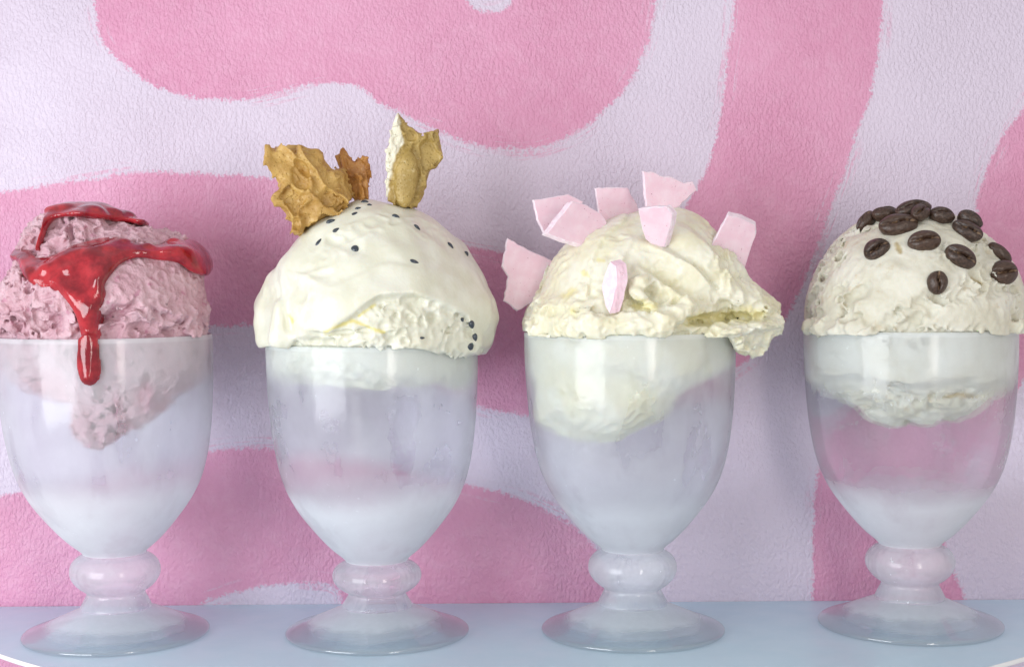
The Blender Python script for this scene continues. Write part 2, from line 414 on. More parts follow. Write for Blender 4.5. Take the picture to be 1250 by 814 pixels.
def smooth_prof(P, n=3):
    P = np.array(P, dtype=float); out = [P[0]]
    for i in range(len(P) - 1):
        p0 = P[max(i - 1, 0)]; p1 = P[i]; p2 = P[i + 1]; p3 = P[min(i + 2, len(P) - 1)]
        for j in range(1, n + 1):
            t = j / n
            out.append(0.5 * (2 * p1 + (p2 - p0) * t + (2 * p0 - 5 * p1 + 4 * p2 - p3) * t * t + (3 * p1 - p0 - 3 * p2 + p3) * t ** 3))
    return np.array(out)
def lathe(name, prof, root, base, mats, lean=0.0, dz=0.0, seg=112, fm=None, wob=0.0):
    prof = np.array(prof); prof[:, 0] = np.maximum(prof[:, 0], 0.01)
    a = np.linspace(0, 2 * math.pi, seg, endpoint=False)
    R = prof[:, 0][:, None] * (1 + wob * np.sin(2 * a + 0.7)[None, :]); Zc = prof[:, 1]
    s = np.clip((Zc - 35) / 65, 0, 1)
    Z2 = Zc - dz * s
    X = R * np.cos(a) + (lean * np.clip(Z2 - 60, 0, None) / 306)[:, None]; Y = R * np.sin(a)
    Z = np.repeat(Z2[:, None], seg, 1)
    V = np.stack([X.ravel() + base[0], Y.ravel() + base[1], Z.ravel() + base[2]], 1)
    nr = len(prof); r = np.arange(nr - 1)[:, None] * seg; c = np.arange(seg)[None, :]; c2 = (c + 1) % seg
    Fq = np.stack([(r + c), (r + seg + c), (r + seg + c2), (r + c2)], -1).reshape(-1, 4)
    Fq = Fq[:, ::-1] if False else Fq
    fmat = None if fm is None else np.repeat(np.array(fm), seg)
    return mesh_obj(name, V, Fq, mats, root, base, fmat=fmat)
GOB = [  # foot centre pixel x, depth, lean of bowl, drop of bowl, frost mid/low/up
    dict(fx=142.5, y=0, lean=-8, dz=0,  mid=0.30, low=0.74, up=0.44, lab='leftmost frosted goblet, with a red berry drip running down its rim'),
    dict(fx=461, y=-2, lean=-3, dz=11, mid=0.20, low=0.70, up=0.42, lab='frosted goblet holding the seeded passionfruit scoop with golden honeycomb'),
    dict(fx=772.5, y=0, lean=-3, dz=0,  mid=0.26, low=0.56, up=0.44, lab='frosted goblet holding the swirled vanilla cream with pale pink shards'),
    dict(fx=1110.5, y=22, lean=-2, dz=0, mid=0.10, low=0.64, up=0.50, lab='goblet under the coffee beans, clearest of the row with wall showing pink through it'),
]
for i, g in enumerate(GOB):
    gy = g['y']
    p = on_y(g['fx'], 770, gy); bx = p.x
    g['b'] = base = (bx, gy, 0.25)
    root = empty('goblet', base, g['lab'], 'goblet', 'four stemmed glass goblets standing in a row')
    g['root'] = root
    bm_ = glass_mat('frosted_glass', g['mid'], g['low'], g['up'], seed=i * 0.37, thin=True, rimz=366.0 - g['dz'], low_z=[185, 178, 165, 172][i])
    sm_ = glass_mat('frosted_stem_glass', 0.36, 0.36, 0.36, seed=i * 0.37 + 0.1)
    fm_ = glass_mat('frosted_foot_glass', 0.04, 0.46, 0.3, foot=True, seed=i * 0.37 + 0.2)
    o_ = smooth_prof(OUT_BOWL, 3); i_ = smooth_prof(IN_BOWL, 3)
    bp = np.concatenate([o_[::-1], np.array(RIM)[1:], i_[0:]])
    fm = [0] * (len(o_) - 1 + 1) + [1] * (len(bp) - 1 - len(o_))
    lathe('bowl', bp[::-1], root, base, [bm_, CLEAR], g['lean'], g['dz'], fm=fm[::-1], wob=0.002)
    lathe('stem', smooth_prof(STEM, 3), root, base, [sm_], g['lean'], g['dz'])
    lathe('foot', smooth_prof(FOOT, 3), root, base, [fm_], 0, 0)
    g['rim'] = 366 - g['dz']
inr = np.array([(r, z) for r, z in IN_BOWL[1:]][::-1])
def clip_glass(F_, X, Y, Z, g, gap=1.2):
    """cut the goblet's wall (and all outside it below the overhang) out of a field"""
    Zp = Z + g['dz']
    Xc = X - g['b'][0] - g['lean'] * (Z - 60) / 306; Yc = Y - g['b'][1]
    R = np.sqrt(Xc ** 2 + Yc ** 2)
    rin = np.interp(Zp.ravel(), inr[:, 1], inr[:, 0]).reshape(Zp.shape).astype(F32)
    ring = np.maximum(np.maximum(R - 129.8, (rin - gap) - R), Zp - 369.6)     # the glass wall itself
    return np.maximum(F_, -ring), R, Zp
# ================================================================== ICE CREAM
def cream_mat(name, c1, c2, rough, bump_px, bump_amt, sss=0.25, fine=2.4, mid=9, patch=None, spec=0.35, speck=None, juice=None, radius=(0.0030, 0.0022, 0.0016)):
    M = MT(name)
    n = M.noise(38, 4, 0.6)
    col = M.mix(M.mapr(n, 0.38, 0.64), c1, c2)
    if patch:
        col = M.mix(M.math('MULTIPLY', M.mapr(M.noise(16, 3, 0.6), 0.60, 0.70), 0.7), col, patch)
    if speck:
        col = M.mix(M.math('MULTIPLY', M.mapr(M.noise(3.0, 2, 0.5), 0.66, 0.72), 0.8), col, speck)
    if juice:
        at = M.new('ShaderNodeAttribute'); at.attribute_name = 'juice'
        col = M.mix(M.math('MULTIPLY', at.outputs['Fac'], 0.85), col, juice)
    h = M.math('ADD', M.math('MULTIPLY', M.noise(mid, 4, 0.6), 1.0), M.math('MULTIPLY', M.noise(fine, 3, 0.6), 0.35))
    M.set(Base_Color=col, Roughness=rough, Subsurface_Weight=sss, Subsurface_Radius=radius, Subsurface_Scale=1.0, Normal=M.bump(h, bump_px, bump_amt))
    M.bsdf.inputs['Specular IOR Level'].default_value = spec
    return M.m
def pts_noise(V, cell, seed):
    """gradient-free value noise on loose points"""
    rs = np.random.RandomState(seed); T = rs.uniform(-1, 1, 4096).astype(F32)
    q = V / cell; i = np.floor(q).astype(np.int64); f = q - i; f = f * f * (3 - 2 * f)
    out = 0
    for dx in (0, 1):
        for dy in (0, 1):
            for dz in (0, 1):
                hsh = ((i[:, 0] + dx) * 73856093 ^ (i[:, 1] + dy) * 19349663 ^ (i[:, 2] + dz) * 83492791) & 4095
                wgt = np.abs(1 - dx - f[:, 0]) * np.abs(1 - dy - f[:, 1]) * np.abs(1 - dz - f[:, 2])
                out = out + T[hsh] * wgt
    return out
BV = {}
def finish_scoop(key, name, Fg, gr, mat, label, base, cat='ice cream', juice=None):
    xs, ys, zs = gr
    V, Q = surface_nets(Fg, xs, ys, zs)
    o = mesh_obj(name, V, Q, mat, None, base)
    if juice:
        d = np.full(len(V), 1e3)
        for line, wd in juice:                       # lines in photo pixels at the depth of the front face
            L3 = [on_y(a, b, y_) for a, b, y_ in line]
            for p_, q_ in zip(L3[:-1], L3[1:]):
                dd = np.array([q_.x - p_.x, q_.z - p_.z]); w2 = V[:, [0, 2]] - np.array([p_.x, p_.z])
                t_ = np.clip((w2 @ dd) / (dd @ dd + 1e-6), 0, 1)
                e2 = np.hypot(w2[:, 0] - t_ * dd[0], w2[:, 1] - t_ * dd[1])
                d = np.minimum(d, np.where(V[:, 1] < -20, e2 / wd, 1e3))
        val = np.clip(1.25 - d + 0.5 * pts_noise(V, 7, 3) + 0.3 * pts_noise(V, 3, 4), 0, 1)
        o.data.attributes.new('juice', 'FLOAT', 'POINT').data.foreach_set('value', val.astype(F32))
    tag(o, label, cat, 'scoops of ice cream in the goblets')
    BV[key] = BVHTree.FromPolygons([Vector(v) for v in V], Q.tolist())
    return o
def hit(key, px, py):
    r = BV[key].ray_cast(CAM, ray(px, py))
    return (r[0], r[1]) if r[0] is not None else (None, None)
HV = 1.7
# ---- 1: berry ice cream, coarse and crumbly
g = GOB[0]; bx = g['b'][0] - 8
xs, ys, zs, X, Y, Z = grid(bx - 145, bx + 145, -158, 134, 232, 545, 1.5)
L = lambda px, py, y=0: on_y(px, py, y)
F1 = ell(X, Y, Z, (bx - 2, 0, 398), (126, 124, 96))
F1 = smin(F1, ell(X, Y, Z, (bx - 30, 5, 462), (76, 76, 62)), 14)
F1 = smin(F1, ell(X, Y, Z, (bx + 46, 0, 445), (70, 80, 52)), 12)
F1 = smin(F1, ell(X, Y, Z, (bx + 10, -6, 345), (116, 112, 60)), 16)
F1 = smin(F1, rell(X, Y, Z, (bx + 34, -38, 300), (62, 52, 38), 28), 14)
F1 = smin(F1, ell(X, Y, Z, (bx + 4, -56, 262), (19, 22, 17)), 8)
F1 = smax(F1, -rell(X, Y, Z, (bx - 40, -118, 386), (26, 20, 13), 20), 8)
F1 = smax(F1, -rell(X, Y, Z, (bx + 52, -112, 400), (40, 12, 7), 25), 6)
F1 = smax(F1, -rell(X, Y, Z, (bx - 112, -70, 418), (10, 22, 14), 0), 5)
F1 = smax(F1, -rell(X, Y, Z, (bx - 60, -95, 330), (60, 30, 30), -30), 10)
N20 = lattice_noise(xs, ys, zs, 20, 11); N10 = lattice_noise(xs, ys, zs, 9, 12); N5 = lattice_noise(xs, ys, zs, 4.6, 13); N50 = lattice_noise(xs, ys, zs, 45, 14)
smoothz = sstep(bx + 14, bx + 34, X) * sstep(398, 412, Z) * sstep(470, 455, Z)     # the spooned-flat patch to the right
rg = 1 - 0.78 * smoothz
F1s = F1 + N50 * 5.5 + N20 * 3.0 * rg
F1 = F1s - (1 - np.abs(N10) * 2.6) * 3.1 * rg - (1 - np.abs(N5) * 2.6) * 2.8 * (0.25 + 0.75 * rg) - (1 - np.abs(N20) * 2.4) * 2.6 * rg
F1, R1, Zp = clip_glass(F1, X, Y, Z, g)
F1 = np.maximum(F1, np.where(R1 > 129, 366 - Zp, -99))
MB = cream_mat('berry_ice_cream', (0.57, 0.34, 0.395), (0.68, 0.46, 0.515), 0.6, 2.6, 1.0, 0.10, fine=2.0, mid=4.5, patch=(0.50, 0.20, 0.30), radius=(0.004, 0.002, 0.002))
finish_scoop('berry', 'ice_cream', F1.astype(F32), (xs, ys, zs), MB, 'crumbly pinkish-mauve berry ice cream, heaped under glossy red sauce', (bx, 0, 300))
# ---- sauce: a layer that follows the ice cream and, below the rim, the outside of the glass
def on_img_poly(P, y, n=5):
    return [(q.x, q.z) for q in (on_y(a, b, y) for a, b in catmull(P, n))]
Zp_ = Z
Xc = X - g['b'][0] - g['lean'] * (Z - 60) / 306
Rg = np.sqrt(Xc ** 2 + Y ** 2) - 129.0
base_f = np.where(Z < 366, np.minimum(Rg, 1e3), smin(F1s - 2.0, np.sqrt(np.maximum(Rg, 0) ** 2 + (Z - 366) ** 2), 6))
base_f = smin(np.where(Z > 354, F1s - 2.0, 60), np.maximum(Rg, Z - 367), 6)
inw = np.where(Z > 371, 5.0, 0.0)
X2, Z2 = X[:, 0, :], Z[:, 0, :]
def sauce(P, thick, y_mid, edge, seed, front=True, Y0=None):
    d2 = poly_sdf(X2, Z2, on_img_poly(P, y_mid))[:, None, :]
    nn = lattice_noise(xs, ys, zs, 26, seed); n2_ = lattice_noise(xs, ys, zs, 11, seed + 1)
    d2 = d2 + nn * 2.2
    t = thick * np.sqrt(np.clip(-d2 / edge, 0, 1)) * (1 + 0.30 * nn + 0.16 * n2_)
    Fs = np.maximum(base_f - t, -(base_f + inw))
    Fs = np.maximum(Fs, d2)
    if front: Fs = np.maximum(Fs, Y - 30)
    return Fs.astype(F32)
stream = [(-14,298),(0,304),(18,305),(38,316),(62,312),(84,298),(105,290),(130,288),(152,295),(178,297),(205,288),(226,290),(240,303),(243,325),(236,338),(222,334),(206,322),(186,318),(164,314),(148,322),(140,338),(134,352),(132,372),(128,396),(130,420),(133,448),(130,463),(121,469),(110,464),(106,446),(108,420),(106,398),(100,378),(88,362),(72,352),(50,348),(30,338),(10,322),(-14,318)]
puddle = [(42,262),(52,246),(70,236),(104,236),(140,240),(168,250),(174,264),(160,274),(142,270),(118,267),(92,266),(70,266),(58,270),(54,290),(50,306),(44,304),(45,280)]
M = MT('berry_sauce')
sc_ = M.mix(M.mapr(M.noise(24, 4, 0.6), 0.35, 0.68), (0.20, 0.003, 0.012), (0.46, 0.022, 0.034))
M.set(Base_Color=sc_, Roughness=0.07, Subsurface_Weight=0.25, Subsurface_Radius=(0.004, 0.0006, 0.0006), Subsurface_Scale=1.0,
      Coat_Weight=0.35, Coat_Roughness=0.03, Normal=M.bump(M.noise(8, 3, 0.6), 1.4, 0.45))
SAUCE = M.m
Fs = sauce(stream, 9.5, -95, 10, 31)
# darker berry pulp lumps inside the stream
for (a, b, r) in ((150, 300, 11), (58, 330, 10), (110, 318, 12), (212, 300, 12), (232, 318, 11), (120, 360, 9), (86, 330, 9), (180, 303, 8)):
    h_, nrm_ = hit('berry', a, b)
    if h_: Fs = smin(Fs, ell(X, Y, Z, (h_.x, h_.y - 1, h_.z), (r, r * .8, r * .8)), 8)
V, Q = surface_nets(Fs, xs, ys, zs)
so = mesh_obj('berry_sauce', V, Q, SAUCE, None, (bx, -100, 366))
tag(so, 'wide band of glossy red sauce across the berry scoop, dripping over the rim', 'sauce', 'red berry sauce')
Fs = sauce(puddle, 9.5, -62, 5, 41, front=False)
Fs = np.maximum(Fs, Y - 15)
for (a, b, r) in ((152, 262, 10), (80, 254, 10), (112, 256, 10), (64, 254, 7), (136, 258, 9)):
    p = on_y(a, b, -35); h_, nrm_ = hit('berry', a, b + 6)
    if h_: Fs = smin(Fs, ell(X, Y, Z, (h_.x, h_.y, h_.z + 3), (r * 1.4, r, r * .8)), 8)

V, Q = surface_nets(Fs, xs, ys, zs)
so = mesh_obj('berry_sauce', V, Q, SAUCE, None, (bx, -20, 500))
tag(so, 'small puddle of red sauce capping the very top of the berry ice cream', 'sauce', 'red berry sauce')

# ---- 2: smooth melting scoop with dark seeds
g = GOB[1]; bx = on_y(458, 390, 0).x
xs, ys, zs, X, Y, Z = grid(bx - 156, bx + 156, -158, 152, 285, 552, HV)
N50 = lattice_noise(xs, ys, zs, 55, 21); N20 = lattice_noise(xs, ys, zs, 20, 22); N8 = lattice_noise(xs, ys, zs, 8, 23); N4 = lattice_noise(xs, ys, zs, 4.4, 24); NH = lattice_noise(xs, ys, zs, (60, 60, 14), 25)
xr = X - bx
zb = np.interp((xr + N20 * 5).ravel() if False else xr.ravel(), [-150, -96, -80, -39, -24, -1, 20, 57, 80, 99, 116, 124, 150], [340, 350, 366, 372, 386, 402, 412, 416, 411, 402, 388, 360, 340]).reshape(xr.shape)
front = sstep(20, -20, Y)
sh = sstep(-6, 4, Z + N20 * 3.5 - zb) * front + (1 - front)
q = np.sqrt(xr ** 2 + Y ** 2 + (Z - 388) ** 2)
N30 = lattice_noise(xs, ys, zs, 34, 26)
Fsm = q - 142.5 + N50 * 4.5 + NH * 2.0 + N30 * 2.2 + N20 * 1.3
Frg = q - 133.5 + N50 * 3 - (1 - np.abs(N8) * 2) * 2.0 - N20 * 2.0 - (1 - np.abs(N4) * 2) * 1.6
F2 = Fsm * sh + Frg * (1 - sh)
F2 = smax(F2, -caps(X, Y, Z, (bx - 118, -78, 470), (bx - 106, -104, 395), 8, 7), 6)
F2 = smax(F2, ((xr + 0) * -0.80 + Y * -0.10 + (Z - 388) * 0.60) - 131 + N20 * 1.5, 10)
F2 = smin(F2, caps(X, Y, Z, (bx - 112, -44, 432), (bx - 122, -52, 385), 12, 14), 8)
ldg = sstep(3, -3, Z - (444 + 16 * np.sin(xr / 30.0) + N30 * 10 + N20 * 4)) * sstep(bx - 115, bx - 60, X) * sstep(bx + 75, bx + 30, X)
F2 = F2 - 2.4 * ldg * front * sh
F2 = F2 - lattice_noise(xs, ys, zs, 12, 27) * 1.3 * sh - (1 - np.abs(N8) * 2) * 1.2 * sh * sstep(0.25, 0.6, N30 + N20 * 0.4)
F2 = smin(F2, caps(X, Y, Z, (bx - 98, -96, 400), (bx - 101, -97, 366), 11, 14), 8)
F2 = smin(F2, caps(X, Y, Z, (bx - 122, -48, 395), (bx - 125, -52, 364), 14, 12), 10)
F2 = smax(F2, -caps(X, Y, Z, (bx - 100, -108, 462), (bx - 88, -112, 378), 3, 6), 5)
F2 = smin(F2, caps(X, Y, Z, (bx - 25, -131, 389), (bx + 15, -127, 379), 5, 4), 8)                # curled edge of the melted skin
F2 = smax(F2, -caps(X, Y, Z, (bx - 85, -128, 370), (bx + 5, -134, 377), 3.2, 3.0), 4)
F2 = smin(F2, caps(X, Y, Z, (bx + 60, -112, 362), (bx + 118, -60, 357), 12, 13), 9) - (1 - np.abs(N8) * 2) * 0.8 * (1 - sh)
F2 = smin(F2, caps(X, Y, Z, (bx + 128, -40, 400), (bx + 134, -20, 366), 12, 11), 9)
inner = np.sqrt(xr ** 2 + Y ** 2)
F2 = smax(F2, (312 + 26 * (inner / 125) ** 2 * 0 - N20 * 8 - N50 * 6) - Z, 14)
F2, R2, Zp = clip_glass(F2, X, Y, Z, g)
F2 = np.maximum(F2, np.where(R2 > 129, (355 + N20 * 3 + N50 * 4 - 12 * sstep(60, 110, xr)) - Z, -99))
MP = cream_mat('passionfruit_ice_cream', (0.69, 0.685, 0.56), (0.76, 0.76, 0.66), 0.33, 1.5, 0.5, 0.26, mid=20, fine=6, spec=0.5, juice=(0.72, 0.64, 0.22))
finish_scoop('passion', 'ice_cream', F2.astype(F32), (xs, ys, zs), MP, 'smooth melting off-white scoop dotted with small dark seeds', (bx, 0, 310),
  juice=[([(352,385,-110),(358,393,-110)],2.5),([(398,405,-125),(415,397,-125),(432,391,-128),(448,398,-128),(470,406,-128)],2.2),([(458,372,-125),(440,385,-125)],2.0)])
scoop2 = bpy.context.scene.objects['ice_cream.001']
M = MT('seed_skin'); M.set(Base_Color=M.mix(M.noise(5, 3), (0.012, 0.018, 0.03), (0.05, 0.065, 0.085)), Roughness=0.3, Coat_Weight=0.3); SEED = M.m
def uv_sphere(nu=16, nv=10):
    vs = [(0, 0, 1)] + [(math.sin(math.pi * j / nv) * math.cos(2 * math.pi * i / nu), math.sin(math.pi * j / nv) * math.sin(2 * math.pi * i / nu), math.cos(math.pi * j / nv)) for j in range(1, nv) for i in range(nu)] + [(0, 0, -1)]
    fs = [[0, 1 + i, 1 + (i + 1) % nu] for i in range(nu)]
    for j in range(nv - 2):
        for i in range(nu):
            a = 1 + j * nu + i; b = 1 + j * nu + (i + 1) % nu
            fs.append([a, a + nu, b + nu, b])
    e_ = 1 + (nv - 1) * nu; s_ = 1 + (nv - 2) * nu
    fs += [[s_ + i, e_, s_ + (i + 1) % nu] for i in range(nu)]
    return vs, fs
seeds = [(372,303,10,5.5,20),(386,312,8,4.5,10),(443,308,8,3.5,-10),(463,345,9,6,-40),(343,336,12,7.5,40),(272,360,10,5,20),(288,384,11,5,40),(237,420,11,6,60),(344,440,10,9,-60),(525,378,9,4,-15),(517,477,11,5,-10),(622,430,11,6.5,-55),(668,455,8,5,-60),(657,647,7,6,-60),(685,661,10,7,-60),(695,698,10,6,-80),(683,725,10,8,50),(540,700,6,3,10),(352,322,7,4,20)]
vs0, fs0 = uv_sphere(14, 8)
seed_me = None
for (a, b, ln, wd, ang) in seeds:
    px, py = 290 + a / 2.394, 120 + b / 2.394
    h_, nrm = hit('passion', px, py)
    if h_ is None: continue
    sx_ = ln * random.uniform(0.42, 0.60); sz_ = wd * random.uniform(0.46, 0.62)
    n_ = nrm.normalized(); t_ = (rgt * math.cos(math.radians(ang)) + upv * math.sin(math.radians(ang))); t_ = (t_ - n_ * t_.dot(n_)).normalized(); b_ = n_.cross(t_)
    Mx = Matrix((t_ * sx_, b_ * sz_, n_ * random.uniform(2.4, 3.4))).transposed()
    # teardrop
    if seed_me is None:
        seed_me = bpy.data.meshes.new('seed')
        seed_me.from_pydata([(x, y * (1 - 0.28 * x), z * (1 - 0.15 * x)) for x, y, z in vs0], [], fs0)
        seed_me.polygons.foreach_set('use_smooth', [True] * len(fs0)); seed_me.materials.append(SEED); seed_me.update()
    so = bpy.data.objects.new('seed', seed_me); COL.objects.link(so); so.parent = scoop2
    mw = (Mx * K).to_4x4(); mw.translation = (h_ - n_ * random.uniform(0.2, 2.0)) * K - scoop2.location
    so.matrix_local = mw

# ---- 3: spatula-swept vanilla cream
g = GOB[2]; bx = on_y(770, 390, 0).x
xs, ys, zs, X, Y, Z = grid(bx - 150, bx + 200, -150, 140, 222, 540, HV)
xr = X - bx
N60 = lattice_noise(xs, ys, zs, 60, 51); N22 = lattice_noise(xs, ys, zs, 22, 52); N8 = lattice_noise(xs, ys, zs, 8, 53); N4 = lattice_noise(xs, ys, zs, 4.4, 54)
F3 = ell(X, Y, Z, (bx - 4, 0, 385), (124, 122, 58))
F3 = smin(F3, ell(X, Y, Z, (bx - 4, 0, 420), (106, 104, 84)), 20)
F3 = smin(F3, ell(X, Y, Z, (bx + 38, 10, 475), (72, 72, 44)), 18)
F3 = smin(F3, rell(X, Y, Z, (bx + 62, -8, 440), (84, 84, 56), -28), 14)
F3 = smin(F3, rell(X, Y, Z, (bx + 104, -10, 418), (68, 74, 28), -24), 8)
# a thin ledge with a wavy edge to the right, its hollow, and the lip under it
F3 = smax(F3, -(rell(X, Y, Z, (bx + 112, -100, 386), (60, 40, 11), 3) + N22 * 3 + N8 * 2), 5)
F3 = smax(F3, -rell(X, Y, Z, (bx + 165, -40, 383), (26, 60, 9), 10), 5)
F3 = smin(F3, rell(X, Y, Z, (bx + 104, -30, 371), (60, 74, 9), 6), 6)
F3 = smin(F3, caps(X, Y, Z, (bx + 92, -96, 368), (bx + 150, -50, 366), 9, 10), 7)
F3 = smin(F3, caps(X, Y, Z, (bx + 132, -50, 364), (bx + 143, -46, 357), 15, 11), 8)
F3 = smin(F3, caps(X, Y, Z, (bx + 140, -50, 370), (bx + 162, -40, 377), 11, 8), 6)
# front rolls
F3 = smin(F3, caps(X, Y, Z, (bx - 112, -58, 380), (bx - 50, -112, 376), 20, 17), 7)
F3 = smin(F3, caps(X, Y, Z, (bx - 50, -114, 377), (bx + 24, -122, 384), 14, 14), 5)
F3 = smin(F3, caps(X, Y, Z, (bx + 24, -121, 386), (bx + 52, -112, 398), 14, 11), 5)
F3 = smin(F3, caps(X, Y, Z, (bx - 92, -70, 398), (bx - 72, -88, 402), 16, 14), 6)
F3 = smax(F3, -caps(X, Y, Z, (bx - 70, -106, 396), (bx - 20, -120, 400), 6, 5), 5)
F3 = smax(F3, -rell(X, Y, Z, (bx + 8, -120, 412), (30, 22, 14), 5), 6)
F3 = smin(F3, caps(X, Y, Z, (bx - 6, -110, 420), (bx + 12, -112, 400), 10, 6), 5)
F3 = smin(F3, ell(X, Y, Z, (bx + 2, -106, 426), (15, 12, 12)), 5)
for (a, b, r) in ((-42, -104, 7), (-56, -98, 6), (-35, -108, 5), (-68, -96, 6)):
    F3 = smax(F3, -ell(X, Y, Z, (bx + a, b - 4, 428 + a * 0.35 + r), (r * 1.6, r * 1.5, r * .7)), 4)
# facets pressed by the spatula at the left shoulder
nvec = np.array([-0.62, -0.62, 0.48]); nvec /= np.linalg.norm(nvec)
F3 = smax(F3, ((xr + 0) * nvec[0] + Y * nvec[1] + (Z - 420) * nvec[2]) - 99, 8)
nvec = np.array([-0.25, -0.80, 0.55]); nvec /= np.linalg.norm(nvec)
F3 = smax(F3, ((xr + 10) * nvec[0] + Y * nvec[1] + (Z - 420) * nvec[2]) - 101, 5)
# spatula strokes, curving down and to the right
th = np.arctan2(Z - 380, xr + 60); rr = np.sqrt((Z - 380) ** 2 + (xr + 60) ** 2)
ph = rr / 31.0 + th * 1.2 + N60 * 0.45 + N22 * 0.06 + Y * 0.004
saw = (ph - np.floor(ph)); stroke = np.where(saw < 0.82, saw / 0.82, (1 - saw) / 0.18)
reg = sstep(bx - 15, bx + 25, X) * sstep(400, 418, Z)
F3 = F3 - (stroke - 0.5) * 10.0 * reg * (0.35 + 0.65 * sstep(-0.4, 0.3, N60))
ph2 = (xr * 1.1 - Z * 0.5) / 44.0 + N60 * 0.6; saw2 = ph2 - np.floor(ph2); st2 = np.where(saw2 < 0.85, saw2 / 0.85, (1 - saw2) / 0.15)
F3 = F3 - (st2 - 0.5) * 4.0 * (1 - reg) * sstep(405, 420, Z)
low = sstep(425, 395, Z)
crisp = sstep(0.1, 0.5, N60 + N22 * 0.7); rag = sstep(60, 130, xr)
F3 = F3 + N60 * 4.0 + N22 * 1.8 * (0.5 + low) - (1 - np.abs(N8) * 2) * (0.35 + 1.6 * low + 1.0 * crisp + 1.6 * rag) - (1 - np.abs(N4) * 2) * (0.3 + 0.9 * low + 0.5 * crisp + rag) + lattice_noise(xs, ys, zs, 14, 57) * 1.8 * (low + rag)
# what sits down inside the bowl
Fi = ell(X, Y, Z, (bx - 8, 0, 345), (122, 120, 54))
Fi = smin(Fi, rell(X, Y, Z, (bx - 30, -30, 296), (92, 70, 46), 12), 18)
Fi = smin(Fi, ell(X, Y, Z, (bx - 30, -50, 274), (38, 36, 30)), 24)
Fi = Fi + N60 * 7 + N22 * 6 - (1 - np.abs(N8) * 2) * 1.5
F3 = smin(F3, Fi, 10)
F3, R3, Zp = clip_glass(F3, X, Y, Z, g)
F3 = np.maximum(F3, np.where(R3 > 129, (364 + N22 * 2 - 30 * sstep(105, 125, xr)) - Z, -99))
MV = cream_mat('vanilla_cream', (0.74, 0.71, 0.53), (0.80, 0.79, 0.67), 0.38, 0.8, 0.4, 0.32, mid=16, spec=0.45, juice=(0.76, 0.70, 0.36))
finish_scoop('vanilla', 'ice_cream', F3.astype(F32), (xs, ys, zs), MV, 'pale yellow vanilla ice cream swept into peaks, spilling over its rim on the right', (bx, 0, 300),
  juice=[([(845,390,-100),(880,388,-90),(925,382,-60)],8),([(690,362,-100),(700,356,-100)],5),([(731,317,-100),(738,318,-100)],3),([(714,333,-100),(718,336,-100)],3),([(775,372,-115),(800,374,-115)],6),([(697,378,-100),(699,380,-100)],3)])

# ---- 4: grey-cream coffee scoop
g = GOB[3]; bx = on_y(1114, 390, 22).x; cy = 22
xs, ys, zs, X, Y, Z = grid(bx - 146, bx + 146, cy - 142, cy + 122, 240, 530, 1.5)
xr = X - bx; Yr = Y - cy
N50 = lattice_noise(xs, ys, zs, 50, 61); N20 = lattice_noise(xs, ys, zs, 18, 62); N8 = lattice_noise(xs, ys, zs, 8, 63); N4 = lattice_noise(xs, ys, zs, 4.4, 64)
q = np.sqrt(xr ** 2 + Yr ** 2 + (Z - 384) ** 2 * 1.0)
pit = sstep(-0.35, 0.25, N50 + 0.8 * N20)
F4 = q - 131.5 + N50 * 4.0 + N20 * 1.4 + pit * 5.5 - (1 - np.abs(N8) * 2.3) * (0.6 + 4.6 * pit) - (1 - np.abs(N4) * 2) * (0.3 + 2.4 * pit)
lowr = sstep(398, 378, Z)
fl = smin(caps(X, Yr, Z, (bx - 131, -30, 372), (bx - 92, -98, 368), 10, 14), caps(X, Yr, Z, (bx - 86, -98, 368), (bx + 100, -90, 374), 11, 8), 8)
F4 = smin(F4, fl - (1 - np.abs(N8) * 2) * 3.0 - N4 * 1.6, 6)
F4 = smin(F4, ell(X, Yr, Z, (bx, 0, 330), (128, 126, 48)) + N20 * 3, 8)
F4 = F4 + sstep(335, 315, Z) * (N20 * 4 - (1 - np.abs(N8) * 2) * 1.2)
F4 = smax(F4, -rell(X, Yr, Z, (bx + 62, -98, 292), (30, 20, 10), 15), 5)
F4, R4, Zp = clip_glass(F4, X, Y, Z, g)
F4 = np.maximum(F4, np.where(R4 > 129, (362 + N20 * 3 + 4 * sstep(-110, -60, xr)) - Z, -99))
MC = cream_mat('coffee_ice_cream', (0.63, 0.61, 0.50), (0.72, 0.71, 0.62), 0.5, 1.5, 0.6, 0.22, mid=8, spec=0.35, patch=(0.58, 0.51, 0.38), juice=(0.42, 0.33, 0.16))
finish_scoop('coffee', 'ice_cream', F4.astype(F32), (xs, ys, zs), MC, 'rounded greyish-cream scoop topped with dark coffee beans', (bx, cy, 310),
  juice=[([(1152,484,-70),(1168,480,-70),(1188,484,-60)],3.5),([(1092,298,-60),(1096,308,-70)],3),([(1030,474,-60),(1022,486,-50)],3),([(1180,340,-70),(1192,346,-70)],2)])

